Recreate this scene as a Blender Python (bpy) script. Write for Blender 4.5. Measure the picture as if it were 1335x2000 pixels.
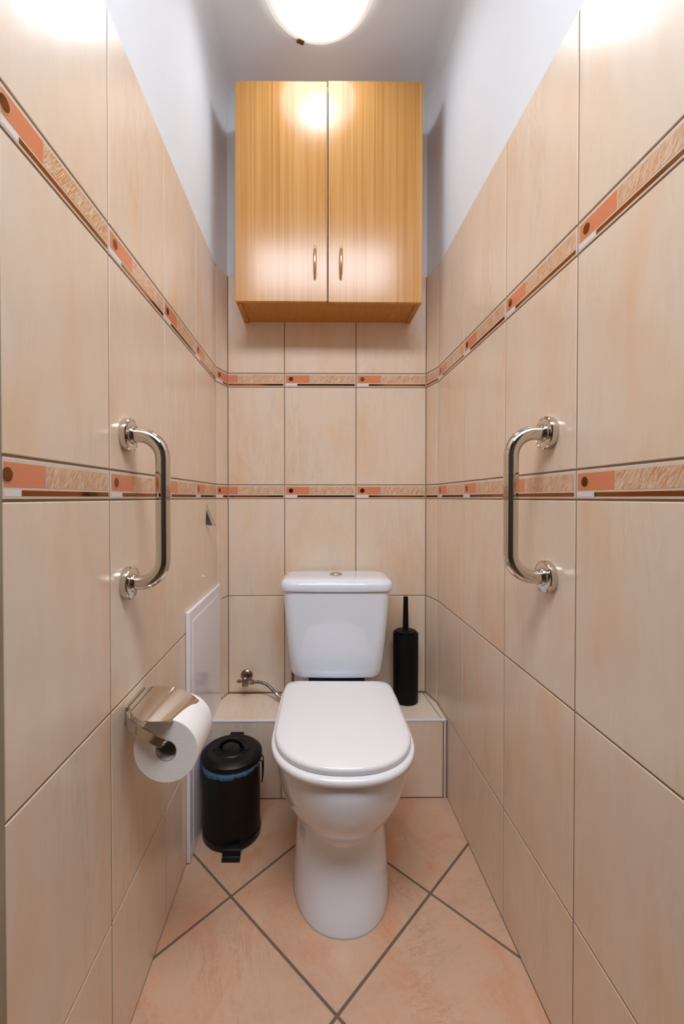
import bpy, bmesh, math, random
from mathutils import Vector, Matrix

random.seed(7)
for o in list(bpy.data.objects):
    bpy.data.objects.remove(o, do_unlink=True)
S = bpy.context.scene
COL = S.collection
PI = math.pi

# ------------------------------------------------------------------ camera
yaw, pitch = -0.0112, -0.0117
F_PX, SX, SY = 833.3, -45.4, -18.23
cam_d = bpy.data.cameras.new('camera')
cam = bpy.data.objects.new('camera', cam_d)
COL.objects.link(cam)
cam_d.sensor_fit = 'AUTO'
cam_d.sensor_width = 36
cam_d.lens = F_PX * 36 / 2000
cam_d.shift_x = -SX / 2000
cam_d.shift_y = SY / 2000
cam_d.clip_start = 0.02
Rc = Matrix.Rotation(yaw, 3, 'Z') @ Matrix.Rotation(pitch, 3, 'X')
right, fwd, up = Rc.col[0], Rc.col[1], Rc.col[2]
m = Matrix((right, up, -fwd)).transposed().to_4x4()
m.translation = Vector((.3276, -1.5087, .9403))
cam.matrix_world = m
S.camera = cam

# ------------------------------------------------------------------ world, light, exposure
w = bpy.data.worlds.new('world')
S.world = w
w.use_nodes = True
w.node_tree.nodes['Background'].inputs[0].default_value = (1, .97, .93, 1)
w.node_tree.nodes['Background'].inputs[1].default_value = .1
LAMP_STRENGTH = 1.6          # glow of the glass dome on the ceiling
ADDED_LIGHT_WATTS = 40.0              # added soft light over the camera, stands in for bounced flash
S.cycles.max_bounces = 16
S.cycles.diffuse_bounces = 10
S.cycles.glossy_bounces = 8
S.view_settings.view_transform = 'Standard'
S.view_settings.look = 'None'
S.view_settings.gamma = 1
S.view_settings.use_curve_mapping = False
S.view_settings.exposure = 0.0
hl = bpy.data.lights.new('added_soft_light', 'AREA')  # unseen area light, added for frontal light on back wall and cabinet
hl.shape = 'RECTANGLE'
hl.size = 1.20
hl.size_y = .62
hl.energy = ADDED_LIGHT_WATTS
hl.color = (.94, 1, 1.10)
hlo = bpy.data.objects.new('added_soft_light', hl)
hlo.location = (.36, -1.49, 2.365)
COL.objects.link(hlo)


# ------------------------------------------------------------------ materials
def hexc(h):
    h = h.lstrip('#')
    c = [int(h[i:i + 2], 16) / 255 for i in (0, 2, 4)]
    return tuple(((x / 12.92) if x <= .04045 else ((x + .055) / 1.055) ** 2.4) for x in c) + (1,)


def mat(name, col, rough=.5, metal=0, coat=0, spec=.5, **kw):
    mt = bpy.data.materials.new(name)
    mt.use_nodes = True
    b = mt.node_tree.nodes['Principled BSDF']
    b.inputs['Base Color'].default_value = hexc(col) if isinstance(col, str) else tuple(col) + (1,)
    b.inputs['Roughness'].default_value = rough
    b.inputs['Metallic'].default_value = metal
    b.inputs['Coat Weight'].default_value = coat
    b.inputs['Coat Roughness'].default_value = .05
    b.inputs['Specular IOR Level'].default_value = spec
    for k, v in kw.items():
        b.inputs[k].default_value = v
    return mt


class NT:
    """small wrapper for building node trees"""
    def __init__(self, mt):
        self.t = mt.node_tree
        self.b = mt.node_tree.nodes['Principled BSDF']

    def n(self, typ, **props):
        nd = self.t.nodes.new(typ)
        ins = props.pop('ins', {})
        for k, v in props.items():
            setattr(nd, k, v)
        for k, v in ins.items():
            nd.inputs[k].default_value = v
        return nd

    def l(self, a, b):
        self.t.links.new(a, b)

    def coord(self, kind='Object', scale=(1, 1, 1), rot=(0, 0, 0), loc=(0, 0, 0)):
        tc = self.n('ShaderNodeTexCoord')
        mp = self.n('ShaderNodeMapping', ins={'Scale': scale, 'Location': loc})
        if any(rot):
            m0 = self.n('ShaderNodeMapping', ins={'Rotation': rot})
            self.l(tc.outputs[kind], m0.inputs[0])
            self.l(m0.outputs[0], mp.inputs[0])
        else:
            self.l(tc.outputs[kind], mp.inputs[0])
        return mp.outputs[0]

    def noise(self, vec, scale, detail=4, rough=.5, dist=0):
        nd = self.n('ShaderNodeTexNoise', ins={'Scale': scale, 'Detail': detail, 'Roughness': rough, 'Distortion': dist})
        self.l(vec, nd.inputs['Vector'])
        return nd.outputs['Fac']

    def ramp(self, fac, stops, interp='LINEAR'):
        r = self.n('ShaderNodeValToRGB')
        r.color_ramp.interpolation = interp
        e = r.color_ramp.elements
        while len(e) < len(stops):
            e.new(.5)
        for el, (p, c) in zip(e, stops):
            el.position = p
            el.color = hexc(c) if isinstance(c, str) else ((c, c, c, 1) if isinstance(c, (int, float)) else tuple(c))
        self.l(fac, r.inputs[0])
        return r.outputs[0]

    def mix(self, fac, a, b, mode='MIX'):
        mx = self.n('ShaderNodeMix', data_type='RGBA', blend_type=mode)
        for sock, v in ((mx.inputs['Factor'], fac), (mx.inputs['A'], a), (mx.inputs['B'], b)):
            if isinstance(v, (int, float)):
                sock.default_value = v
            elif isinstance(v, str):
                sock.default_value = hexc(v)
            else:
                self.l(v, sock)
        return mx.outputs['Result']

    def bump(self, h, strength=.2, dist=.001):
        bp = self.n('ShaderNodeBump', ins={'Strength': strength, 'Distance': dist})
        self.l(h, bp.inputs['Height'])
        self.l(bp.outputs[0], self.b.inputs['Normal'])

    def col(self, c):
        self.l(c, self.b.inputs['Base Color'])


def tile_material():
    mt = mat('peach_marble_tile', '#dcc7af', rough=.17, spec=.55)
    mt.node_tree.nodes['Principled BSDF'].inputs['Roughness'].default_value = .26
    t = NT(mt)
    cloud = t.noise(t.coord('UV', (9, 3.4, 1)), 1, 3, .5, .4)
    base = t.ramp(cloud, [(.3, '#e9d8c4'), (.5, '#ead6c0'), (.64, '#ebcfb2'), (.8, '#ecc29e')])
    # thin drawn out vertical veins
    v = t.noise(t.coord('UV', (26, 3.2, 1)), 1.0, 6, .68, .9)
    vein = t.ramp(v, [(.44, 0.0), (.5, 1.0), (.56, 0.0)])
    gate = t.ramp(t.noise(t.coord('UV', (8, 2.5, 1), loc=(3, 1, 0)), 1, 2, .5, 0), [(.48, 0.0), (.68, 1.0)])
    vm = t.mix(1.0, vein, gate, 'MULTIPLY')
    fine = t.noise(t.coord('UV', (150, 40, 1)), 1, 4, .7, .3)
    vm2 = t.mix(1.0, vm, t.ramp(fine, [(.38, .25), (.62, 1.0)]), 'MULTIPLY')
    vm2 = t.mix(1.0, vm2, '#a8a8a8', 'MULTIPLY')
    c = t.mix(vm2, base, '#c4a88e')
    st = t.noise(t.coord('UV', (26, 6, 1)), 1, 6, .65, .6)
    c = t.mix(t.ramp(st, [(.45, 0.0), (.78, .32)]), c, '#dabd9f')
    t.col(c)
    t.bump(t.noise(t.coord('UV', (1, 1, 1)), 26, 3, .5, 0), .10, .002)
    return mt


def floor_tile_material():
    mt = mat('terracotta_floor_tile', '#d6a98a', rough=.3, spec=.45)
    t = NT(mt)
    cloud = t.noise(t.coord('UV', (1, 1, 1)), 7, 5, .6, .8)
    base = t.ramp(cloud, [(.28, '#c39d86'), (.46, '#cda68a'), (.6, '#cd9a78'), (.74, '#ce8a63')])
    v = t.noise(t.coord('UV', (34, 8, 1), rot=(0, 0, .5)), 1, 6, .7, 1.4)
    vein = t.ramp(v, [(.47, 0.0), (.5, 1.0), (.54, 0.0)])
    gate = t.ramp(t.noise(t.coord('UV', (5, 3, 1), loc=(2, 5, 0)), 1, 2, .5, 0), [(.5, 0.0), (.7, .8)])
    c = t.mix(t.mix(1.0, vein, gate, 'MULTIPLY'), base, '#a57f66')
    gr = t.noise(t.coord('UV', (16, 4, 1), rot=(0, 0, .3), loc=(7, 2, 0)), 1, 5, .7, .6)
    c = t.mix(t.ramp(gr, [(.52, 0.0), (.78, .6)]), c, '#b2907c')
    f = t.noise(t.coord('UV', (1, 1, 1)), 120, 3, .6, 0)
    c = t.mix(t.ramp(f, [(.3, 0.0), (.8, .35)]), c, '#d8b498')
    t.col(c)
    t.bump(t.noise(t.coord('UV', (1, 1, 1)), 40, 4, .6, 0), .16, .002)
    return mt


def hatch_material():
    mt = mat('scratched_ochre_glaze', '#d49b66', rough=.2, spec=.55)
    t = NT(mt)
    big = t.noise(t.coord('UV', (110, 18, 1), rot=(0, 0, .78)), 1, 2, .5, 0)
    base = t.ramp(big, [(.35, '#c9966a'), (.5, '#cd9b70'), (.62, '#cc8546')])
    fine = t.noise(t.coord('UV', (1300, 40, 1), rot=(0, 0, .66)), 1, 2, .6, .2)
    fine2 = t.noise(t.coord('UV', (1000, 30, 1), rot=(0, 0, .45), loc=(4, 4, 0)), 1, 2, .6, .2)
    k = t.ramp(fine, [(.5, 0.0), (.56, 1.0)])
    k2 = t.ramp(fine2, [(.56, 0.0), (.62, 1.0)])
    c = t.mix(k, base, '#e9d3bb')
    c = t.mix(k2, c, '#e9d3bb')
    t.col(c)
    return mt


def wood_material(name, stops, rough, coat):
    mt = mat(name, '#dba45c', rough=rough, coat=coat)
    t = NT(mt)
    a = t.noise(t.coord('Object', (95, 10, .6)), 1, 3, .6, .35)
    b = t.noise(t.coord('Object', (300, 20, 1.0)), 1, 4, .75, .2)
    fac = t.mix(.55, a, b)
    c = t.ramp(fac, stops)
    d = t.noise(t.coord('Object', (260, 30, 1.1), loc=(1, 2, 3)), 1, 2, .6, .25)
    c = t.mix(t.ramp(d, [(.54, 0.0), (.64, .6)]), c, stops[0][1])
    t.col(c)
    return mt


def plaster_material(name, c1, c2, rough=.75):
    mt = mat(name, c1, rough=rough, spec=.25)
    t = NT(mt)
    n1 = t.noise(t.coord('Object', (1, 1, 1)), 6, 4, .6, 0)
    t.col(t.ramp(n1, [(.35, c1), (.75, c2)]))
    t.bump(t.noise(t.coord('Object', (1, 1, 1)), 130, 4, .6, 0), .25, .0015)
    return mt


def rough_metal(name, col, rough, spots=None):
    mt = mat(name, col, rough=rough, metal=1)
    t = NT(mt)
    n1 = t.noise(t.coord('Object', (1, 1, 1)), 60, 4, .6, 0)
    t.l(t.ramp(n1, [(.3, rough * .7), (.8, min(1, rough * 1.7 + .02))]), t.b.inputs['Roughness'])
    if spots:
        t.col(t.ramp(t.noise(t.coord('Object', (1, 1, 1)), 90, 5, .7, 0), [(.42, col), (.68, spots)]))
    return mt


M = {}
M['tile'] = tile_material()
M['floor_tile'] = floor_tile_material()
M['grout'] = mat('tan_grout', '#937d69', rough=.85)
M['floor_grout'] = mat('dark_grout', '#6e5e50', rough=.9)
M['rim'] = mat('decor_rim_glaze', '#e2cfbd', rough=.2)
M['orange'] = mat('orange_glaze', '#e08a64', rough=.2)
M['hatch'] = hatch_material()
M['gold'] = mat('gold_lustre', '#a5713a', rough=.12, metal=1)
M['white_glaze'] = mat('white_glaze', '#e6e2e0', rough=.2)
M['button'] = rough_metal('gold_dot_lustre', '#8a5e34', .2)
M['plaster'] = plaster_material('white_plaster', '#e4e8ec', '#e8ebee')
M['jamb'] = plaster_material('grey_green_jamb_paint', '#a3977f', '#8f836c', .7)
M['hall'] = plaster_material('hall_paint', '#4e463f', '#574e46')
M['hallfloor'] = wood_material('hall_floor_wood', [(.3, '#4a3424'), (.5, '#5d4330'), (.7, '#6d5039')], .4, 0)
M['wood'] = wood_material('oak_laminate', [(.3, '#ae7236'), (.44, '#c68c48'), (.56, '#d09a58'), (.75, '#d8a76a')], .19, .0)
M['wood_under'] = wood_material('oak_laminate_underside', [(.3, '#ae702c'), (.5, '#bd8036'), (.7, '#cc9042')], .45, 0)
M['ceramic'] = mat('white_ceramic', '#e6ecf4', rough=.06, coat=.5)
M['ceramic_joint'] = mat('grey_joint', '#a09a92', rough=.6)
M['seat_plastic'] = mat('cream_seat_plastic', '#e9e8e8', rough=.2, spec=.5)
M['chrome'] = mat('chrome', '#d8d2c9', rough=.05, metal=1)
M['steel'] = rough_metal('brushed_steel', '#c9c1b7', .16)
M['old_chrome'] = rough_metal('spotted_old_chrome', '#9d8e7e', .22, '#5c4c3e')
M['braid'] = rough_metal('grey_braided_steel', '#8c8a88', .35, '#5e5b58')
M['black'] = mat('black_painted_steel', '#070708', rough=.4, spec=.28)
M['black_matte'] = mat('black_matte_plastic', '#060606', rough=.5, spec=.22)
M['liner'] = mat('blue_bag_film', '#4c8cc0', rough=.3, spec=.5)
M['paper'] = plaster_material('white_tissue_paper', '#f0ede9', '#e9e5e0', .9)
M['card'] = mat('grey_cardboard', '#a39a90', rough=.9)
M['panel'] = mat('white_gloss_plastic', '#eeedf4', rough=.12, spec=.5)
M['trim'] = mat('white_plastic_trim', '#e2e4e8', rough=.25)
M['handle_gold'] = mat('champagne_metal', '#dcb98c', rough=.14, metal=1)
M['clip'] = rough_metal('brown_brass', '#8a6132', .3, '#5a3a1c')
M['door_edge'] = mat('grey_plastic_edge', '#8d8f8d', rough=.5)

glow = bpy.data.materials.new('glowing_frosted_glass')
glow.use_nodes = True
gb = glow.node_tree.nodes['Principled BSDF']
gb.inputs['Base Color'].default_value = (.95, .93, .88, 1)
gb.inputs['Roughness'].default_value = .15
gb.inputs['Emission Color'].default_value = (.88, .98, 1.12, 1)
gt = NT(glow)
_ln = gt.n('ShaderNodeVectorMath', operation='LENGTH')
gt.l(gt.coord('Object', (1, 1, 0)), _ln.inputs[0])
_mr = gt.n('ShaderNodeMapRange', interpolation_type='SMOOTHERSTEP', ins={'From Min': .02, 'From Max': .105, 'To Min': 14 * LAMP_STRENGTH, 'To Max': 4.6 * LAMP_STRENGTH})
gt.l(_ln.outputs['Value'], _mr.inputs['Value'])
gt.l(_mr.outputs[0], gb.inputs['Emission Strength'])
M['glow'] = glow
rimg = mat('frosted_glass_rim', '#efe9dc', rough=.2)
rimg.node_tree.nodes['Principled BSDF'].inputs['Emission Color'].default_value = (1, .975, .92, 1)
rimg.node_tree.nodes['Principled BSDF'].inputs['Emission Strength'].default_value = .45
M['glow_rim'] = rimg


# ------------------------------------------------------------------ object helpers
def link(name, me, mats, parent=None):
    o = bpy.data.objects.new(name, me)
    COL.objects.link(o)
    for k in (mats if isinstance(mats, (list, tuple)) else [mats]):
        me.materials.append(M[k])
    if parent:
        o.parent = parent
    return o


def build(name, bm, mats, parent=None, smooth=True, angle=40, bevel=0, sub=0, segs=2):
    bmesh.ops.recalc_face_normals(bm, faces=bm.faces)
    me = bpy.data.meshes.new(name)
    bm.to_mesh(me)
    bm.free()
    if smooth:
        for p in me.polygons:
            p.use_smooth = True
        me.set_sharp_from_angle(angle=math.radians(angle))
    o = link(name, me, mats, parent)
    if bevel:
        b = o.modifiers.new('bevel', 'BEVEL')
        b.width = bevel
        b.segments = segs
        b.limit_method = 'ANGLE'
        b.angle_limit = math.radians(35)
    if sub:
        s = o.modifiers.new('sub', 'SUBSURF')
        s.levels = s.render_levels = sub
    return o


def empty(name, loc, label, cat, group=None, rz=0):
    o = bpy.data.objects.new(name, None)
    COL.objects.link(o)
    o.empty_display_size = .05
    o.location = loc
    o.rotation_euler.z = rz
    tag(o, label, cat, group)
    return o


def tag(o, label=None, cat=None, group=None, kind=None):
    for k, v in (('label', label), ('category', cat), ('group', group), ('kind', kind)):
        if v:
            o[k] = v
    return o


def box(bm, x0, x1, y0, y1, z0, z1, mi=0):
    vs = [bm.verts.new(p) for p in ((x0, y0, z0), (x1, y0, z0), (x1, y1, z0), (x0, y1, z0),
                                    (x0, y0, z1), (x1, y0, z1), (x1, y1, z1), (x0, y1, z1))]
    for f in ((0, 3, 2, 1), (4, 5, 6, 7), (0, 1, 5, 4), (1, 2, 6, 5), (2, 3, 7, 6), (3, 0, 4, 7)):
        bm.faces.new([vs[i] for i in f]).material_index = mi


def prism(bm, poly, z0, z1, mi=0):
    a = [bm.verts.new((x, y, z0)) for x, y in poly]
    b = [bm.verts.new((x, y, z1)) for x, y in poly]
    n = len(poly)
    for i in range(n):
        bm.faces.new((a[i], a[(i + 1) % n], b[(i + 1) % n], b[i])).material_index = mi
    bm.faces.new(a).material_index = mi
    bm.faces.new(b).material_index = mi


def lathe(bm, prof, n=48, origin=(0, 0, 0), axis='Z', mi=0, close=False):
    """prof: list of (r, h); revolves round an axis through origin"""
    ox, oy, oz = origin
    rings = []
    for r, h in prof:
        ring = []
        if r < 1e-6:
            ring = [bm.verts.new({'Z': (ox, oy, oz + h), 'X': (ox + h, oy, oz), 'Y': (ox, oy + h, oz)}[axis])]
        else:
            for i in range(n):
                a = 2 * PI * i / n
                c, s = r * math.cos(a), r * math.sin(a)
                p = {'Z': (ox + c, oy + s, oz + h), 'X': (ox + h, oy + c, oz + s), 'Y': (ox + c, oy + h, oz + s)}[axis]
                ring.append(bm.verts.new(p))
        rings.append(ring)
    pairs = list(zip(rings, rings[1:]))
    if close:
        pairs.append((rings[-1], rings[0]))
    for A, B in pairs:
        if len(A) == 1 and len(B) == 1:
            continue
        for i in range(n):
            j = (i + 1) % n
            if len(A) == 1:
                f = (A[0], B[j], B[i])
            elif len(B) == 1:
                f = (A[i], A[j], B[0])
            else:
                f = (A[i], A[j], B[j], B[i])
            bm.faces.new(f).material_index = mi


def tube(bm, pts, rad, n=16, cap=True, mi=0, flat=None):
    """sweeps a round (or, with flat=(w,h,upvector), rectangular) section along pts"""
    pts = [Vector(p) for p in pts]
    rings = []
    upv = Vector(flat[2]) if flat else Vector((0, 0, 1))
    prev = None
    for i, p in enumerate(pts):
        t = (pts[min(i + 1, len(pts) - 1)] - pts[max(i - 1, 0)]).normalized()
        if prev is None or flat:
            u0 = upv
            if abs(t.dot(u0)) > .95 and not flat:
                u0 = Vector((0, 1, 0))
            side = t.cross(u0).normalized()
        else:
            side = (prev - t * prev.dot(t)).normalized()
        prev = side
        u = side.cross(t).normalized()
        r = rad[i] if isinstance(rad, (list, tuple)) else rad
        ring = []
        if flat:
            w_, h_ = flat[0] / 2, flat[1] / 2
            for a, b in ((-w_, -h_), (w_, -h_), (w_, h_), (-w_, h_)):
                ring.append(bm.verts.new(p + side * a * r + u * b * r))
        else:
            for k in range(n):
                a = 2 * PI * k / n
                ring.append(bm.verts.new(p + side * math.cos(a) * r + u * math.sin(a) * r))
        rings.append(ring)
    for A, B in zip(rings, rings[1:]):
        for i in range(len(A)):
            j = (i + 1) % len(A)
            bm.faces.new((A[i], A[j], B[j], B[i])).material_index = mi
    if cap:
        bm.faces.new(rings[0]).material_index = mi
        bm.faces.new(rings[-1]).material_index = mi


def loft(bm, secs, cap0=True, cap1=True, mi=0):
    rings = [[bm.verts.new(p) for p in s] for s in secs]
    n = len(rings[0])
    for A, B in zip(rings, rings[1:]):
        for i in range(n):
            j = (i + 1) % n
            bm.faces.new((A[i], A[j], B[j], B[i])).material_index = mi
    if cap0:
        bm.faces.new(rings[0]).material_index = mi
    if cap1:
        bm.faces.new(rings[-1]).material_index = mi


def bez(p0, p1, p2, p3, n=16):
    out = []
    for i in range(n + 1):
        t = i / n
        out.append(tuple((1 - t) ** 3 * a + 3 * t * (1 - t) ** 2 * b + 3 * t * t * (1 - t) * c + t ** 3 * d
                         for a, b, c, d in zip(p0, p1, p2, p3)))
    return out


def spline(pts, n=10):
    """Catmull-Rom through pts"""
    P = [Vector(p) for p in pts]
    P = [P[0] * 2 - P[1]] + P + [P[-1] * 2 - P[-2]]
    out = []
    for i in range(1, len(P) - 2):
        for k in range(n):
            t = k / n
            a, b, c, d = P[i - 1], P[i], P[i + 1], P[i + 2]
            out.append(.5 * ((2 * b) + (c - a) * t + (2 * a - 5 * b + 4 * c - d) * t * t + (3 * b - a - 3 * c + d) * t ** 3))
    out.append(P[-2])
    return out


# ------------------------------------------------------------------ tiling
Z_ROWS = [(0, .2488, 't'), (.2488, .5928, 't'), (.5928, .9368, 't'), (.9368, .9853, 'd'),
          (.9853, 1.3293, 't'), (1.3293, 1.3778, 'd'), (1.3778, 1.7185, 't')]
Z_TOP = 1.7185
G = .0017        # half grout width
REC = .0014      # grout sits this far behind the tile faces
W_MATS = ['grout', 'tile', 'rim', 'orange', 'hatch', 'gold', 'white_glaze', 'button', 'plaster', 'jamb']


def quad(bm, uvl, O, D, N, u0, u1, z0, z1, off, mi, uo=0, vo=0):
    pts = [(u0, z0), (u1, z0), (u1, z1), (u0, z1)]
    vs = [bm.verts.new(O + D * u + N * off + Vector((0, 0, z))) for u, z in pts]
    f = bm.faces.new(vs)
    f.material_index = mi
    for lp, (u, z) in zip(f.loops, pts):
        lp[uvl].uv = (u + uo, z + vo)
    return vs


def slab(bm, uvl, O, D, N, u0, u1, z0, z1, mi, uo, vo, bev=.0011):
    """one raised glazed tile with a small rounded arris"""
    a = [(u0, z0), (u1, z0), (u1, z1), (u0, z1)]
    b = [(u0 + bev, z0 + bev), (u1 - bev, z0 + bev), (u1 - bev, z1 - bev), (u0 + bev, z1 - bev)]
    va = [bm.verts.new(O + D * u - N * REC * 1.3 + Vector((0, 0, z))) for u, z in a]
    vm = [bm.verts.new(O + D * u - N * bev * .6 + Vector((0, 0, z))) for u, z in a]
    vb = [bm.verts.new(O + D * u + Vector((0, 0, z))) for u, z in b]

    def face(vs, uvs):
        f = bm.faces.new(vs)
        f.material_index = mi
        for lp, (u, z) in zip(f.loops, uvs):
            lp[uvl].uv = (u + uo, z + vo)
    face(vb, b)
    for i in range(4):
        j = (i + 1) % 4
        face((va[i], va[j], vm[j], vm[i]), (a[i], a[j], a[j], a[i]))
        face((vm[i], vm[j], vb[j], vb[i]), (a[i], a[j], b[j], b[i]))


def tile_strip(bm, uvl, P0, P1, cols, zmin=0):
    """cols: (u0, u1, local start of the pattern); P0->P1 runs left to right seen from the room"""
    O = Vector((P0[0], P0[1], 0))
    D = (Vector((P1[0], P1[1], 0)) - O).normalized()
    N = Vector((D.y, -D.x, 0))          # into the room
    for (u0, u1, st) in cols:
        for ri, (z0, z1, kind) in enumerate(Z_ROWS):
            if z1 <= zmin + .01:
                continue
            z0 = max(z0, zmin)
            ro, rv = random.uniform(0, 40), random.uniform(0, 40)
            if kind == 't':
                slab(bm, uvl, O, D, N, u0 + G, u1 - G, z0 + G, z1 - G, 1, ro, rv)
                continue
            slab(bm, uvl, O, D, N, u0 + G, u1 - G, z0 + G, z1 - G, 2, ro, rv, .0006)

            def clip(a, b):
                a2, b2 = max(a, st + .003) - st + u0, min(b, st + (u1 - u0) - .003) - st + u0
                return (a2, b2) if b2 - a2 > .001 else None
            for (a, b, za, zb, mi) in ((.005, .088, .0150, .0418, 3), (.0895, .247, .0150, .0418, 4),
                                       (.004, .0437, .0048, .0128, 6), (.045, .2475, .0052, .0118, 5)):
                c = clip(a, b)
                if c:
                    quad(bm, uvl, O, D, N, c[0], c[1], z0 + za, z0 + zb, .0002, mi, -u0 + (ri % 3) * 3.3 + u0 * 7, -z0)
            if st < .016 and u1 - u0 > .04:
                for (r, off, mi) in ((.0098, .0004, 4), (.0080, .0006, 7)):
                    cu, cz = u0 - st + .0225, z0 + .0284
                    vs = [bm.verts.new(O + D * max(u0 + .002 - off, cu + r * math.cos(2 * PI * k / 28)) + N * off +
                                       Vector((0, 0, cz + r * math.sin(2 * PI * k / 28)))) for k in range(28)]
                    f = bm.faces.new(vs)
                    f.material_index = mi


def wall_x_right(y):
    return .7432 - .0084 * y


CHL = [(0, -.0743), (.0249, 0)]
CHR = [(.7241, 0), (wall_x_right(-.0815), -.0815)]
Z_CEIL = 2.345
ENDY = -1.057
OUT = .10

# left wall -----------------------------------------------------------------
def room_wall(name, runs, plan_grout, plan_plaster, zmin=0):
    bm = bmesh.new()
    uvl = bm.loops.layers.uv.new('UVMap')
    prism(bm, plan_grout, -.06, Z_TOP - .001, 0)
    prism(bm, plan_plaster, Z_TOP - .001, Z_CEIL + .06, 8)
    bmesh.ops.recalc_face_normals(bm, faces=bm.faces)
    for P0, P1, cols in runs:
        tile_strip(bm, uvl, P0, P1, cols, zmin)
    me = bpy.data.meshes.new(name)
    bm.to_mesh(me)
    bm.free()
    o = link(name, me, W_MATS)
    for p in me.polygons:
        p.use_smooth = p.material_index == 8
    me.set_sharp_from_angle(angle=math.radians(25))
    return tag(o, kind='structure')


def offset_poly(line, d):
    """shift an open polyline sideways, away from the room (to its left looking along it)"""
    out = []
    for i, p in enumerate(line):
        a = Vector(line[max(i - 1, 0)])
        b = Vector(line[min(i + 1, len(line) - 1)])
        t = (b - a).normalized()
        out.append((p[0] - t.y * d, p[1] + t.x * d))
    return out


yL = [ENDY, -.8193, -.5673, -.3153, -.0743]
cols = [(0, yL[1] - yL[0], .252 - (yL[1] - yL[0]))] + [(yL[i] - yL[0], yL[i + 1] - yL[0], 0) for i in (1, 2, 3)]
chl_len = math.hypot(.0249, .0743)
gl = offset_poly([(0, ENDY), (0, -.5), (0, -.0743), (.0249, 0)], REC)
curveL = [(-.003, ENDY)] + bez((-.003, -.165), (-.003, -.10), (.001, -.04), (.0225, .003), 12)
room_wall('wall_left', [((0, ENDY), (0, -.0743), cols), (CHL[0], CHL[1], [(0, chl_len, 0)])],
          gl + [(.0235, .1), (-OUT, .1), (-OUT, ENDY)],
          curveL + [(.0225, .1), (-OUT, .1), (-OUT, ENDY)])

# back wall -----------------------------------------------------------------
room_wall('wall_back', [((.0249, 0), (.7241, 0), [(0, .1992, .0528), (.1992, .4512, 0), (.4512, .6992, 0)])],
          [(.0236, REC), (.7254, REC), (.7254, .1), (.0236, .1)],
          [(.0226, .003), (.7264, .003), (.7264, .1), (.0226, .1)], zmin=.2488)

# right wall ----------------------------------------------------------------
yR = [-.0815, -.3203, -.5723, -.8243, ENDY]
k = math.hypot(1, .0084)
colsR = [((yR[0] - yR[i]) * k, (yR[0] - yR[i + 1]) * k, 0) for i in range(4)]
chr_len = math.hypot(CHR[1][0] - CHR[0][0], .0815)
gr = offset_poly([(.7241, 0), (wall_x_right(-.0815), -.0815), (wall_x_right(-.5), -.5), (wall_x_right(ENDY), ENDY)], REC)
curveR = bez((.7265, .003), (.744, -.035), (wall_x_right(-.12) + .003, -.11), (wall_x_right(-.205) + .003, -.205), 12) + \
    [(wall_x_right(ENDY) + .003, ENDY)]
room_wall('wall_right', [(CHR[1], (wall_x_right(ENDY), ENDY), colsR), (CHR[0], CHR[1], [(0, chr_len, .15)])],
          gr + [(.86, ENDY), (.86, .1), (.7255, .1)],
          curveR + [(.86, ENDY), (.86, .1), (.7265, .1)])

# ceiling with its coved back edge -----------------------------------------
bm = bmesh.new()
box(bm, -.1, .86, -1.17, .1, Z_CEIL + .012, Z_CEIL + .08)


def cove(pts_plan, inward, r=.045, n=8):
    """concave fillet between wall and ceiling following a line in plan"""
    secs = []
    for (px, py), (ix, iy) in zip(pts_plan, inward):
        sec = [(px - ix * .004, py - iy * .004, Z_CEIL + .02), (px - ix * .004, py - iy * .004, Z_CEIL + .012 - r)]
        for i in range(n + 1):
            a = PI / 2 * i / n
            sec.append((px + ix * r * (1 - math.cos(a)), py + iy * r * (1 - math.cos(a)), Z_CEIL + .012 - r + r * math.sin(a)))
        sec.append((px + ix * r, py + iy * r, Z_CEIL + .02))
        secs.append(sec)
    loft(bm, secs)


xr = wall_x_right
cove([(-.003, ENDY), (-.003, -.165), (-.0005, -.09), (.008, -.035), (.0225, .003), (.7265, .003), (.738, -.035),
      (.7465, -.10), (xr(-.205) + .003, -.205), (xr(ENDY) + .003, ENDY)],
     [(1, 0), (1, 0), (.97, -.1), (.9, -.4), (.7, -.8), (-.7, -.8), (-.9, -.4), (-.97, -.1), (-1, 0), (-1, 0)], r=.04)
tag(build('ceiling', bm, 'plaster', angle=50), kind='structure')

# floor: big square tiles laid on the diagonal --------------------------------
bm = bmesh.new()
uvl = bm.loops.layers.uv.new('UVMap')
box(bm, -.1, .86, ENDY - .1, .1, -.06, -.0012)
cx0, cy0, half, fg = .3680, -.5100, .2362, .0030
ang = math.radians(45.3)
e1 = Vector((math.cos(ang), math.sin(ang), 0))
e2 = Vector((-math.sin(ang), math.cos(ang), 0))
sd = half * math.sqrt(2)
fl_poly = [(0, ENDY - .1), (xr(ENDY), ENDY - .1), (xr(-.1877), -.1877), (0, -.1877)]


def clip_poly(poly, a, b):
    """keep the part of poly to the left of a->b"""
    out = []
    for i in range(len(poly)):
        p, q = poly[i], poly[(i + 1) % len(poly)]
        sp = (b[0] - a[0]) * (p[1] - a[1]) - (b[1] - a[1]) * (p[0] - a[0])
        sq = (b[0] - a[0]) * (q[1] - a[1]) - (b[1] - a[1]) * (q[0] - a[0])
        if sp >= 0:
            out.append(p)
        if sp * sq < 0:
            t = sp / (sp - sq)
            out.append((p[0] + (q[0] - p[0]) * t, p[1] + (q[1] - p[1]) * t))
    return out


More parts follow.
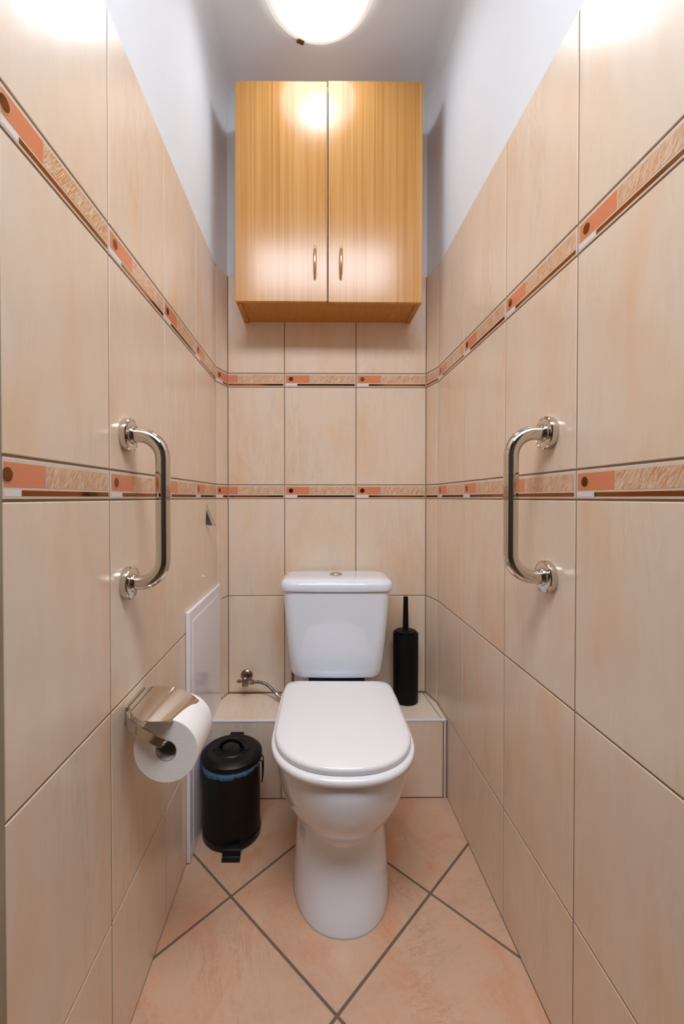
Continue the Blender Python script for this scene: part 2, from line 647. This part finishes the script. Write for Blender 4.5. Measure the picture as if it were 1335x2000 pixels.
for i in range(-4, 5):
    for j in range(-4, 5):
        c = Vector((cx0, cy0, 0)) + e1 * sd * i + e2 * sd * j
        hh = sd / 2 - fg
        poly = [tuple((c + e1 * a * hh + e2 * b * hh)[:2]) for a, b in ((-1, -1), (1, -1), (1, 1), (-1, 1))]
        for q in range(4):
            if len(poly) > 2:
                poly = clip_poly(poly, fl_poly[q], fl_poly[(q + 1) % 4])
        if len(poly) < 3:
            continue
        ru, rv, rr = random.uniform(0, 30), random.uniform(0, 30), random.choice((0, 1, 2, 3)) * PI / 2 + .785
        top = [bm.verts.new((x, y, 0)) for x, y in poly]
        bot = [bm.verts.new((x, y, -.0025)) for x, y in poly]
        f = bm.faces.new(top)
        fs = [f] + [bm.faces.new((top[q], bot[q], bot[(q + 1) % len(top)], top[(q + 1) % len(top)])) for q in range(len(top))]
        for f in fs:
            f.material_index = 1
            for lp in f.loops:
                x, y = lp.vert.co.x, lp.vert.co.y
                lp[uvl].uv = (x * math.cos(rr) - y * math.sin(rr) + ru, x * math.sin(rr) + y * math.cos(rr) + rv)
tag(build('floor', bm, ['floor_grout', 'floor_tile'], smooth=False, bevel=0), kind='structure')

# tiled ledge behind the toilet ----------------------------------------------
LZ, LY = .2465, -.1877
bm = bmesh.new()
uvl = bm.loops.layers.uv.new('UVMap')
plan = [(.0005, LY + REC), (xr(LY) - .0005, LY + REC), (xr(-.083), -.083), (.7240, -.0005), (.0252, -.0005), (.0005, -.0743)]
prism(bm, plan, -.05, LZ - REC)
O, D, N = Vector((0, LY, 0)), Vector((1, 0, 0)), Vector((0, -1, 0))
for (a, b) in ((.002, .2235), (.2265, .4760), (.4790, .7300)):
    slab(bm, uvl, O, D, N, a, b, .003, LZ - .006, 1, random.uniform(0, 9), random.uniform(0, 9))
for poly in ([(.003, LY + .002), (.3, LY + .002), (.3, -.003), (.0275, -.003), (.0035, -.0735)],
             [(.303, LY + .002), (xr(LY) - .018, LY + .002), (.7240 - .010, -.016), (.712, -.003), (.303, -.003)]):
    ru, rv = random.uniform(0, 9), random.uniform(0, 9)
    top = [bm.verts.new((x, y, LZ)) for x, y in poly]
    bot = [bm.verts.new((x, y, LZ - .003)) for x, y in poly]
    fs = [bm.faces.new(top)] + [bm.faces.new((top[q], bot[q], bot[(q + 1) % len(top)], top[(q + 1) % len(top)])) for q in range(len(top))]
    for f in fs:
        f.material_index = 1
        for lp in f.loops:
            lp[uvl].uv = (lp.vert.co.x + ru, lp.vert.co.y + rv)
# narrow cut piece beside the right wall
poly = [(xr(LY) - .0155, LY + .002), (xr(LY) - .003, LY + .002), (xr(-.083) - .003, -.083), (.7240 - .004, -.008), (.7240 - .0075, -.014)]
top = [bm.verts.new((x, y, LZ)) for x, y in poly]
f = bm.faces.new(top)
f.material_index = 1
for lp in f.loops:
    lp[uvl].uv = (lp.vert.co.x + 3, lp.vert.co.y + 3)
tag(build('wall_ledge', bm, ['grout', 'tile'], smooth=False), kind='structure')
bm = bmesh.new()
box(bm, .0125, xr(LY) - .0035, LY - .0012, LY + .006, LZ - .0058, LZ + .0012)
tag(build('trim_1', bm, 'trim', bevel=.0016, segs=3), kind='structure')
bm = bmesh.new()
box(bm, xr(LY) - .0105, xr(LY) - .0055, LY - .0012, LY + .004, .001, LZ - .0058)
tag(build('trim_2', bm, 'trim', bevel=.001), kind='structure')

# door wall behind the photographed space, and the hallway the camera stands in
bm = bmesh.new()
FY0, FY1 = ENDY - .12, ENDY
box(bm, -.9, .0004, FY0, FY1 - .0005, 0, 2.5)
box(bm, .752, 1.6, FY0, FY1 - .0005, 0, 2.5)
box(bm, .003, .752, FY0, FY1 - .0005, 2.32, 2.5)  # lintel set almost at ceiling height to let the added light in
for f in bm.faces:
    if f.calc_center_median().z > 2.321 and f.calc_center_median().x > .003 and f.calc_center_median().x < .752:
        f.material_index = 1
tag(build('wall_front', bm, ['jamb', 'plaster'], smooth=False), kind='structure')
bm = bmesh.new()
HX0, HX1, HY = -.8, 1.5, -2.9
box(bm, HX0 - .1, HX0, HY, FY0, 0, 2.5)
tag(build('wall_hall_left', bm, 'hall', smooth=False), kind='structure')
bm = bmesh.new()
box(bm, HX1, HX1 + .1, HY, FY0, 0, 2.5)
tag(build('wall_hall_right', bm, 'hall', smooth=False), kind='structure')
bm = bmesh.new()
box(bm, HX0 - .1, HX1 + .1, HY - .1, HY, 0, 2.5)
tag(build('wall_hall_end', bm, 'hall', smooth=False), kind='structure')
bm = bmesh.new()
box(bm, HX0 - .1, HX1 + .1, HY - .1, ENDY - .1, -.08, -.002)
tag(build('floor_hall', bm, 'hallfloor', smooth=False), kind='structure')
bm = bmesh.new()
box(bm, HX0 - .1, HX1 + .1, HY - .1, FY0, 2.42, 2.5)
tag(build('ceiling_hall', bm, 'plaster', smooth=False), kind='structure')


# ------------------------------------------------------------------ toilet
TX, TY = .3985, -.19
toilet = empty('toilet', (TX, TY, 0), 'white close-coupled ceramic toilet with its lid closed, in front of the tiled ledge',
               'toilet', rz=-.017)


def egg(z, yf, yb, wd, yc=None, nf=2.0, nb=2.0, wb=1.0, n=64, x0=0):
    """closed outline in local coordinates; yf front (negative), yb back, wd half width at yc"""
    yc = (yf + yb) / 2 if yc is None else yc
    pts = []
    for i in range(n):
        a = 2 * PI * i / n
        c, s = math.cos(a), math.sin(a)
        ex = nf if s < 0 else nb
        x = wd * math.copysign(abs(c) ** (2 / ex), c)
        y = (yc - yf if s < 0 else yb - yc) * math.copysign(abs(s) ** (2 / ex), s) + yc
        if y > yc and yb > yc:
            x *= 1 + (wb - 1) * (y - yc) / (yb - yc)
        pts.append((x + x0, y, z))
    return pts


def L(y):          # world y to toilet local y
    return y - TY


bm = bmesh.new()
secs = [egg(.000, L(-.612), L(-.215), .1160, L(-.45), 2.2, 3.0, .85),
        egg(.006, L(-.612), L(-.215), .1165, L(-.45), 2.2, 3.0, .85),
        egg(.040, L(-.606), L(-.215), .1145, L(-.45), 2.2, 3.0, .85),
        egg(.100, L(-.595), L(-.215), .1110, L(-.44), 2.2, 3.0, .86),
        egg(.150, L(-.587), L(-.215), .1080, L(-.43), 2.2, 3.0, .88),
        egg(.172, L(-.584), L(-.212), .1070, L(-.43), 2.2, 3.0, .9),
        egg(.184, L(-.588), L(-.210), .1075, L(-.43), 2.1, 3.0, .9),
        egg(.198, L(-.602), L(-.208), .1120, L(-.44), 2.05, 3.0, .88),
        egg(.216, L(-.622), L(-.205), .1220, L(-.45), 2.05, 3.0, .86),
        egg(.240, L(-.643), L(-.202), .1360, L(-.45), 2.05, 3.0, .80),
        egg(.270, L(-.660), L(-.198), .1490, L(-.45), 2.1, 3.0, .74),
        egg(.305, L(-.673), L(-.195), .1570, L(-.45), 2.1, 3.0, .72),
        egg(.340, L(-.679), L(-.195), .1595, L(-.45), 2.15, 3.2, .72),
        egg(.360, L(-.679), L(-.195), .1590, L(-.45), 2.2, 3.4, .74),
        egg(.3680, L(-.676), L(-.197), .1560, L(-.45), 2.2, 3.4, .74),
        egg(.3700, L(-.668), L(-.200), .1500, L(-.45), 2.2, 3.4, .74)]
loft(bm, secs)
bowl = build('bowl', bm, 'ceramic', toilet, angle=80)
bm = bmesh.new()
secs = [egg(z, L(-.27), L(-.03), wd, L(-.16), 4, 4) for z, wd in ((.262, .085), (.30, .10), (.335, .118), (.352, .120), (.356, .114))]
loft(bm, secs)
build('tank_platform', bm, 'ceramic', toilet, angle=60)
bm = bmesh.new()
loft(bm, [egg(0.0003, L(-.6140), L(-.213), .1180, L(-.45), 2.2, 3.0, .85), egg(.0020, L(-.6125), L(-.214), .1170, L(-.45), 2.2, 3.0, .85)])
build('floor_joint', bm, 'ceramic_joint', toilet)


def lidsec(z, yf, wd, yb=-.278, nf=2.3, nb=14):
    return egg(z, L(yf), L(yb), wd * 1.012, L(-.52), nf, nb, .985, 112)


bm = bmesh.new()
loft(bm, [lidsec(.3725, -.682, .1560), lidsec(.3745, -.6865, .1600), lidsec(.383, -.688, .1612), lidsec(.3888, -.685, .1595), lidsec(.3905, -.678, .154)])
build('seat', bm, 'seat_plastic', toilet, angle=70)
bm = bmesh.new()
loft(bm, [lidsec(.3912, -.670, .1470), lidsec(.3925, -.6755, .1515), lidsec(.400, -.6772, .1530), lidsec(.4055, -.6755, .1515),
          lidsec(.4082, -.669, .1465), lidsec(.4090, -.655, .135, -.29), lidsec(.4090, -.60, .10, -.33)])
lid = build('seat_lid', bm, 'seat_plastic', toilet, angle=70)
# shallow curved step across the back of the lid
bm = bmesh.new()
arc = []
for i in range(25):
    t = i / 24
    x = -.128 + .256 * t
    arc.append((x, L(-.3265) + .020 * math.sin(PI * t), .4083))
tube(bm, arc, [.0004 + .0026 * math.sin(PI * i / 24) ** .5 if 0 < i < 24 else .0004 for i in range(25)], n=8)
build('lid_ridge', bm, 'seat_plastic', lid)
for sx in (-.08, .08):
    bm = bmesh.new()
    tube(bm, [(sx - .022, L(-.268), .386), (sx + .022, L(-.268), .386)], .010, n=20)
    build('hinge', bm, 'seat_plastic', toilet)


def rrect(z, x, yf, yb, r, n=8, bulge=0.0):
    pts = []
    for (cx, cy, a0) in ((x - r, yb - r, 0), (-x + r, yb - r, 90), (-x + r, yf + r, 180), (x - r, yf + r, 270)):
        for i in range(n + 1):
            a = math.radians(a0 + 90 * i / n)
            px, py = cx + r * math.cos(a), cy + r * math.sin(a)
            pts.append([px, py, z])
        if a0 == 180:      # extra points along the front so it can bow out
            for q in range(1, 12):
                pts.append([-(x - r) + 2 * (x - r) * q / 12, yf, z])
    for p in pts:
        if p[1] < (yf + yb) / 2:
            p[1] -= bulge * max(0, 1 - (p[0] / x) ** 2)
    return [tuple(p) for p in pts]


tank = None
bm = bmesh.new()
FB = L(-.020)
secs = []
for z, hx, yf, r in ((.3795, .128, -.178, .030), (.3805, .136, -.183, .034), (.387, .1425, -.187, .036), (.40, .1455, -.189, .036),
                     (.44, .1500, -.190, .034), (.50, .1560, -.191, .032), (.57, .1620, -.192, .030), (.63, .1665, -.192, .030), (.6470, .1675, -.192, .030)):
    secs.append(rrect(z, hx, L(yf), FB, r, bulge=.008))
loft(bm, secs)
tank = build('tank', bm, 'ceramic', toilet, angle=60)
bm = bmesh.new()
secs = []
for z, hx, yf, r in ((.6490, .1720, -.194, .032), (.6500, .1748, -.1965, .034), (.655, .1762, -.198, .036), (.667, .1762, -.198, .036),
                     (.675, .1742, -.196, .036), (.681, .1690, -.189, .036), (.6845, .161, -.178, .036), (.6865, .148, -.162, .035), (.6870, .11, -.14, .03)):
    secs.append(rrect(z, hx, L(yf), FB if hx > .16 else FB - (.16 - hx) * .5, r, bulge=.008))
loft(bm, secs)
tlid = build('tank_lid', bm, 'ceramic', tank, angle=60)
bm = bmesh.new()
lathe(bm, [(0, .0), (.021, 0), (.021, .003), (.0195, .0045), (.0185, .0040), (.0175, .0052), (.012, .0068), (0, .0072)], 40, (0, L(-.105), .6868))
build('flush_button', bm, 'steel', tlid, angle=30)
bm = bmesh.new()
box(bm, -.088, .088, L(-.170), L(-.05), .3550, .3800)
build('tank_gasket', bm, 'black_matte', toilet)

# ------------------------------------------------------------------ wall cabinet
CX0, CX1, CZ0, CZ1, CF = .0838, .6660, 1.5530, 2.236, -.150
cab = empty('wall_cabinet', ((CX0 + CX1) / 2, 0, CZ0), 'oak-effect two-door wall cabinet hung on the back wall above the toilet', 'cabinet')


def loc(bm):
    bmesh.ops.translate(bm, verts=bm.verts, vec=(-(CX0 + CX1) / 2, 0, -CZ0))
    return bm


bm = bmesh.new()
TH = .016
box(bm, CX0, CX0 + TH, CF, .0, CZ0, CZ1)
box(bm, CX1 - TH, CX1, CF, .0, CZ0, CZ1)
box(bm, CX0 + TH, CX1 - TH, CF + .002, -.001, CZ0 + .004, CZ0 + .004 + TH)
box(bm, CX0 + TH, CX1 - TH, CF + .002, -.001, CZ1 - TH, CZ1)
box(bm, CX0 + TH, CX1 - TH, CF + .01, -.004, 1.90, 1.90 + TH)
box(bm, CX0 + TH, CX1 - TH, -.005, -.002, CZ0 + .01, CZ1 - .01)
build('carcass', loc(bm), 'wood_under', cab, smooth=False, bevel=.0006)
XM = .3706
for side, (a, b, zt, zb) in enumerate(((CX0 - .001, XM - .0022, CZ1 - .001, CZ0 + .0012), (XM + .0022, CX1 + .0012, CZ1 + .0015, CZ0 - .0005))):
    bm = bmesh.new()
    box(bm, a, b, CF - .0165, CF - .0015, zb, zt)
    d = build('door', loc(bm), 'wood', cab, smooth=False, bevel=.0008)
    hx = .3305 if side == 0 else .4115
    yf = CF - .0165
    bm = bmesh.new()
    pts = [(hx, yf + .001, 1.628), (hx, yf - .010, 1.6285), (hx, yf - .019, 1.645), (hx, yf - .022, 1.675), (hx, yf - .019, 1.705), (hx, yf - .010, 1.7215), (hx, yf + .001, 1.722)]
    pp = spline(pts, 8)
    rr = [.0022 + .0030 * math.sin(PI * i / (len(pp) - 1)) ** 1.5 for i in range(len(pp))]
    tube(bm, pp, rr, n=14)
    h = build('handle', loc(bm), 'handle_gold', d)
bm = bmesh.new()
box(bm, XM - .0010, XM + .0004, CF - .0150, CF - .004, CZ0 + .004, CZ1 - .02)
build('door_seal', loc(bm), 'door_edge', cab, smooth=False)

# ------------------------------------------------------------------ ceiling light
LX, LYc = .343, -.335
lamp = empty('ceiling_light', (LX, LYc, Z_CEIL + .012), 'round frosted glass ceiling light, switched on, above the cabinet front', 'lamp')
bm = bmesh.new()
lathe(bm, [(0, 0), (.125, 0), (.125, -.020), (0, -.020)], 56)
build('base_plate', bm, 'trim', lamp, angle=30)
bm = bmesh.new()
lathe(bm, [(.1500, -.020), (.1535, -.022), (.1535, -.026), (.150, -.0285), (.142, -.034), (.1300, -.037), (.1280, -.036), (.1280, -.020)], 72, close=True)
build('glass_rim', bm, 'glow_rim', lamp, angle=50)
bm = bmesh.new()
prof = [(.1285, -.030)]
for i in range(1, 13):
    a = PI / 2 * i / 12
    prof.append((.1285 * math.cos(a), -.033 - .043 * math.sin(a)))
prof[-1] = (0, -.076)
lathe(bm, prof, 72)
build('glass_dome', bm, 'glow', lamp, angle=60)
for a in (112, 232, 352):
    bm = bmesh.new()
    ca, sa = math.cos(math.radians(a)), math.sin(math.radians(a))
    tube(bm, spline([(ca * .157, sa * .157, -.0), (ca * .1585, sa * .1585, -.018), (ca * .157, sa * .157, -.031), (ca * .146, sa * .146, -.0355), (ca * .141, sa * .141, -.034)], 6),
         1, flat=(.020, .0030, (ca, sa, .001)))
    build('clip', bm, 'clip', lamp, bevel=.001)

# ------------------------------------------------------------------ grab bars
def grab_bar(y, xw, sgn, zt, zb, prot, label):
    g = empty('grab_bar', (xw, y, (zt + zb) / 2), label, 'grab bar', 'grab bars on the side walls')
    h = (zt - zb) / 2
    R = .0128
    rb = .042
    ctl = [(0, h)]
    n = 14
    for i in range(n + 1):
        a = PI / 2 * i / n
        ctl.append((prot - rb + rb * math.sin(a), h - rb + rb * math.cos(a)))
    for i in range(n + 1):
        a = PI / 2 * i / n
        ctl.append((prot - rb + rb * math.cos(a), -h + rb - rb * math.sin(a)))
    ctl.append((0, -h))
    bm = bmesh.new()
    tube(bm, [(sgn * (u + .004), 0, z) for u, z in ctl], R, n=36)
    build('tube', bm, 'chrome', g)
    for z in (h, -h):
        bm = bmesh.new()
        lathe(bm, [(0, 0), (.0290, 0), (.0295, .0012), (.0293, .0100), (.0280, .0118), (.0255, .0125), (.0250, .0118), (.0165, .0125),
                   (.0160, .0150), (.0150, .0165), (.0134, .0168), (.0134, .013), (0, .013)], 48, (0, 0, z), 'X')
        if sgn < 0:
            bmesh.ops.scale(bm, vec=(-1, 1, 1), verts=bm.verts)
        build('flange', bm, 'chrome', g, angle=30)
    return g


grab_bar(-.7600, .0003, 1, 1.0490, .7915, .0600, 'polished chrome grab bar on the left wall above the toilet paper holder')
grab_bar(-.7480, xr(-.748) - .0003, -1, 1.0560, .7985, .0650, 'polished chrome grab bar on the right wall, opposite the paper holder side')

# ------------------------------------------------------------------ toilet paper and its holder
hold = empty('toilet_paper_holder', (0, -.75, .56), 'chrome toilet paper holder with curved cover flap on the left wall', 'toilet paper holder')


def lh(bm):
    bmesh.ops.translate(bm, verts=bm.verts, vec=(0, .75, -.56))
    return bm


bm = bmesh.new()
box(bm, .0004, .0045, -.770, -.690, .543, .578)
build('wall_plate', lh(bm), 'steel', hold, bevel=.0012)
bm = bmesh.new()
NXc, NY = 22, 12
top, bot = [], []
for i in range(NXc + 1):
    t = i / NXc
    x = .006 + .107 * t
    z = .577 + .0165 * math.sin(PI * min(1, t * 1.02)) ** .8 * (1 - .25 * t) - .010 * t - .006 * max(0, (t - .75) / .25) ** 2
    yf = -.767 - .058 * math.sin(PI * t * .95) ** 1.0 - .012 * t
    yb = -.700 - .010 * math.sin(PI * t) - .012 * t ** 3
    r1, r2 = [], []
    for j in range(NY + 1):
        s = j / NY
        y = yf + (yb - yf) * s
        xx = x - .014 * t * (1 - s)
        r1.append(bm.verts.new((xx, y, z)))
        r2.append(bm.verts.new((xx, y, z - .0011)))
    top.append(r1)
    bot.append(r2)
for i in range(NXc):
    for j in range(NY):
        bm.faces.new((top[i][j], top[i + 1][j], top[i + 1][j + 1], top[i][j + 1]))
        bm.faces.new((bot[i][j], bot[i][j + 1], bot[i + 1][j + 1], bot[i + 1][j]))
for i in range(NXc):
    bm.faces.new((top[i][0], bot[i][0], bot[i + 1][0], top[i + 1][0]))
    bm.faces.new((top[i][NY], top[i + 1][NY], bot[i + 1][NY], bot[i][NY]))
for j in range(NY):
    bm.faces.new((top[0][j], top[0][j + 1], bot[0][j + 1], bot[0][j]))
    bm.faces.new((top[NXc][j], bot[NXc][j], bot[NXc][j + 1], top[NXc][j + 1]))
build('cover', lh(bm), 'chrome', hold, angle=50)
bm = bmesh.new()
arm = spline([(.0035, -.760, .5605), (.007, -.776, .5605), (.018, -.794, .560), (.036, -.808, .558), (.055, -.812, .551), (.070, -.811, .541), (.0795, -.806, .5345)], 6)
wd = [1.15, 1.1] + [1.0 - .32 * (i / (len(arm) - 3)) for i in range(len(arm) - 2)]
tube(bm, arm, wd, flat=(.0028, .021, (0, 0, 1)))
tube(bm, spline([(.0795, -.808, .5355), (.0800, -.800, .5320), (.0800, -.78, .5295), (.0800, -.71, .5295)], 6), .0032, n=12)
build('arm', lh(bm), 'steel', hold, bevel=.0006)

RX, RY0, RZ, RR = .0800, -.797, .5165, .0540
roll = empty('toilet_paper_roll', (RX, RY0, RZ), 'white toilet paper roll hanging in the chrome wall holder', 'toilet paper')
bm = bmesh.new()
lathe(bm, [(.0178, .001), (RR - .001, 0), (RR, .001), (RR, .097), (RR - .001, .098), (.0178, .097)], 72, (0, 0, 0), 'Y', close=True)
build('paper', bm, 'paper', roll, angle=40)
bm = bmesh.new()
lathe(bm, [(.0166, .0008), (.0179, .0008), (.0179, .0972), (.0166, .0972)], 40, (0, 0, 0), 'Y', close=True)
build('cardboard_core', bm, 'card', roll, angle=40)

# ------------------------------------------------------------------ robe hook and little wall anchor
hk = bmesh.new()
secs = []
for i in range(17):
    t = i / 16
    z = .061 * (1 - t)
    out = .0015 + .027 * t ** 1.2
    wh = .0015 + .0120 * t ** .7
    secs.append([(out * (1 - abs(q) ** 2.2) if abs(q) < 1 else 0.0, q * wh, z - (.006 * t * (1 - abs(q) ** 2.2) if abs(q) < 1 else 0)) for q in [-1 + 2 * s / 12 for s in range(13)]])
loft(hk, secs)
hook = build('robe_hook', hk, 'steel', angle=60)
hook.location = (.0002, -.2000, .8590)
tag(hook, 'small chrome fin-shaped hook on the left wall below the orange border', 'hook')
bm = bmesh.new()
lathe(bm, [(0, 0), (.0042, 0), (.0042, .0012), (.002, .002), (.0018, .006), (.0030, .008), (0, .009)], 16, (0, 0, 0), 'X')
pg = build('wall_plug', bm, 'trim', angle=40)
pg.location = (.0002, -.254, .709)
tag(pg, 'tiny white plastic plug in the left wall above the white panel', 'wall plug')

# ------------------------------------------------------------------ access panel on the left wall
PY0, PY1, PZ = -.4230, -.0560, .6480
pan = empty('access_panel', (0, (PY0 + PY1) / 2, 0), 'glossy white plastic access panel on the left wall behind the bin', 'panel')
bm = bmesh.new()
cyp = (PY0 + PY1) / 2
box(bm, .0004, .0105, PY0 - cyp, PY1 - cyp, .002, PZ)
build('frame', bm, 'panel', pan, bevel=.003, segs=4)
bm = bmesh.new()
box(bm, .0095, .0118, PY0 - cyp + .030, PY1 - cyp - .016, .032, PZ - .030)
build('cover_plate', bm, 'panel', pan, bevel=.0012, segs=3)

# ------------------------------------------------------------------ pedal bin
BX, BY = .0965, -.312
tb = empty('pedal_bin', (BX, BY, 0), 'black round pedal bin with a blue liner, beside the white panel', 'bin')
bm = bmesh.new()
lathe(bm, [(0, .002), (.074, .002), (.0785, .004), (.0805, .008), (.0805, .021), (.0790, .023), (.0785, .027), (.0785, .205), (.0795, .208), (.0785, .212), (.074, .212), (.074, .03), (0, .03)], 72)
build('body', bm, 'black', tb, angle=35)
bm = bmesh.new()
lathe(bm, [(0, 0), (.072, 0), (.073, .003), (.068, .005), (0, .005)], 48)
build('base_ring', bm, 'black_matte', tb)
# liner folded over the rim, hanging lower at the front
bm = bmesh.new()
n = 120
rings = [[], [], [], []]
for i in range(n):
    a = 2 * PI * i / n
    fr = (1 - math.sin(a)) / 2                       # 1 at the front
    dz = -.007 - .005 * fr + .005 * math.cos(a + .3) + .0015 * math.sin(a * 9) + .001 * math.sin(a * 23)
    ru = .0008 * math.sin(a * 31) + .0006 * math.sin(a * 17)
    for q, (r, z) in enumerate(((.0770, .214), (.0812 + ru, .213), (.0822 + ru, .213 + dz * .5), (.0806 + ru, .206 + dz))):
        rings[q].append(bm.verts.new((r * math.cos(a), r * math.sin(a), z)))
for A, B in zip(rings, rings[1:]):
    for i in range(n):
        bm.faces.new((A[i], A[(i + 1) % n], B[(i + 1) % n], B[i]))
lin = build('bag_liner', bm, 'liner', tb)
so = lin.modifiers.new('thick', 'SOLIDIFY')
so.thickness = .0005
bm = bmesh.new()
lathe(bm, [(0, .238), (.018, .2385), (.021, .2375), (.040, .2372), (.0425, .2390), (.0455, .2385), (.048, .2360), (.064, .2345), (.067, .2355), (.070, .2350), (.079, .230),
           (.0835, .226), (.0845, .221), (.0845, .2145), (.083, .2135), (.0815, .214), (.0815, .221), (.078, .224), (0, .230)], 72)
bl = build('lid', bm, 'black', tb, angle=28)
bm = bmesh.new()
tube(bm, spline([(-.036, -.006, .236), (-.030, -.006, .240), (-.022, -.006, .2535), (0, -.006, .2610), (.022, -.006, .2535), (.030, -.006, .240), (.036, -.006, .236)], 8), 1, flat=(.010, .003, (0, 1, 0.01)))
build('lid_handle', bm, 'black', bl, bevel=.0006)
for s in (-1, 1):
    bm = bmesh.new()
    box(bm, s * .040 - .010, s * .040 + .010, -.011, -.001, .2360, .2390)
    build('handle_bracket', bm, 'black', bl, bevel=.0008)
bm = bmesh.new()
box(bm, -.020, .020, .068, .088, .2265, .2325)
box(bm, -.018, .018, .078, .086, .10, .2275)
build('hinge', bm, 'black_matte', tb, bevel=.001)
bm = bmesh.new()
tube(bm, spline([(.081, -.010, .205), (.086, -.012, .204), (.0875, -.014, .185), (.0875, -.016, .160), (.086, -.018, .150)], 6), .0018, n=10)
tube(bm, spline([(.081, .014, .205), (.086, .012, .204), (.0875, .008, .185), (.0875, -.002, .160), (.086, -.018, .150)], 6), .0018, n=10)
build('carry_handle', bm, 'black', tb)
bm = bmesh.new()
vs = [(-.020, -.078, .022), (.020, -.078, .022), (.021, -.092, .0215), (-.021, -.092, .0215), ]
secs = []
for y, z in ((-.070, .0225), (-.088, .0225), (-.0925, .0205), (-.098, .009), (-.104, .0065), (-.108, .0070)):
    secs.append([(-.0235, y, z), (.0235, y, z), (.0235, y, z - .003), (-.0235, y, z - .003)])
loft(bm, secs)
pd = build('pedal', bm, 'black', tb, bevel=.0008)
pd.location = (.0165, 0, 0)

# ------------------------------------------------------------------ toilet brush and its holder
BRX, BRY = .6405, -.0600
bh = bmesh.new()
lathe(bh, [(0, 0), (.0395, 0), (.0415, .0015), (.0425, .232), (.0415, .2345), (.031, .2350), (.031, .225), (.038, .22), (.037, .004), (0, .004)], 56)
bho = build('toilet_brush_holder', bh, 'black_matte', angle=35)
bho.location = (BRX, BRY, LZ + .0002)
tag(bho, 'tall black cylindrical toilet brush holder on the tiled ledge right of the toilet', 'brush holder')
br = empty('toilet_brush', (BRX, BRY, LZ + .006), 'black toilet brush standing in its black cylindrical holder', 'toilet brush')
bm = bmesh.new()
lathe(bm, [(0, .2335), (.0300, .2335), (.0345, .2300), (.0355, .2310), (.0345, .2345), (.014, .2370), (.0112, .2385), (.0098, .245), (.0080, .346), (.0072, .3505), (0, .352)], 36)
build('handle', bm, 'black_matte', br, angle=40)
bm = bmesh.new()
lathe(bm, [(0, .09), (.004, .09), (.004, .232), (0, .232)], 12)
lathe(bm, [(0, .004), (.024, .006), (.030, .02), (.031, .07), (.024, .09), (0, .092)], 24)
build('brush_head', bm, 'black_matte', br)

# ------------------------------------------------------------------ shut-off valve and hose
VX, VZ = .0865, .3050
valve = empty('shut_off_valve', (VX, 0, VZ), 'small tarnished chrome shut-off valve on the back wall left of the toilet', 'valve')
bm = bmesh.new()
lathe(bm, [(0, 0), (.0205, 0), (.0210, -.002), (.0165, -.007), (.011, -.009), (.0105, -.014), (0, -.014)], 36, (.003, 0, .006), 'Y')
build('wall_rosette', bm, 'old_chrome', valve, angle=30)
bm = bmesh.new()
lathe(bm, [(0, -.010), (.0075, -.010), (.0075, -.030), (.0095, -.031), (.0095, -.046), (.0065, -.049), (0, -.049)], 24, (.003, 0, .006), 'Y')
lathe(bm, [(0, -.016), (.0105, -.016), (.0115, -.012), (.0115, .006), (.009, .010), (0, .010)], 10, (.003, -.037, .000), 'Z')
lathe(bm, [(0, .006), (.0062, .006), (.0062, .018), (.0088, .018), (.0088, .029), (.0055, .031), (0, .031)], 6, (.003, -.037, -.003), 'X')
build('valve_body', bm, 'old_chrome', valve, angle=30)
bm = bmesh.new()
lathe(bm, [(0, -.030), (.0035, -.030), (.0035, -.010), (0, -.010)], 12, (.003, -.037, 0), 'X')
lathe(bm, [(0, -.024), (.0065, -.024), (.0075, -.020), (.0065, -.016), (0, -.016)], 8, (.003, -.037, 0), 'X')
build('valve_spindle', bm, 'old_chrome', valve, angle=30)
bm = bmesh.new()
hp = spline([(VX + .033, -.037, VZ - .003), (VX + .055, -.038, VZ - .003), (VX + .080, -.046, VZ - .009), (VX + .100, -.056, VZ - .022),
             (VX + .116, -.066, VZ - .034), (VX + .134, -.078, VZ - .042), (VX + .150, -.088, VZ - .036), (VX + .168, -.098, VZ - .004), (VX + .172, -.105, VZ + .062)], 10)
tube(bm, hp, [.0052 + .0003 * math.sin(i * 2.1) for i in range(len(hp))], n=14)
hose = empty('water_hose', (VX + .033, -.037, VZ - .003), 'grey braided water hose curving from the valve to the toilet', 'hose')
bmesh.ops.translate(bm, verts=bm.verts, vec=(-(VX + .033), .037, -(VZ - .003)))
build('braided_tube', bm, 'braid', hose)
bm = bmesh.new()
tube(bm, [(v.x - VX - .033, v.y + .037, v.z - VZ + .003) for v in hp[38:49]], .0078, n=10)
build('ferrule', bm, 'steel', hose, angle=30)

# unseen housing made up for the added soft light (behind the camera)
bm = bmesh.new()
box(bm, -.62, .62, -.24, .24, -.012, 0)
for a, b, c, d in ((-.62, -.605, -.24, .24), (.605, .62, -.24, .24), (-.605, .605, -.24, -.228), (-.605, .605, .228, .24)):
    box(bm, a, b, c, d, -.055, -.012)
hlf = build('added_light_housing', bm, 'trim', angle=30)
hlf.location = (.36, -1.49, 2.4195)
tag(hlf, 'unseen white housing of the added soft light, in the hallway outside the doorway', 'lamp')
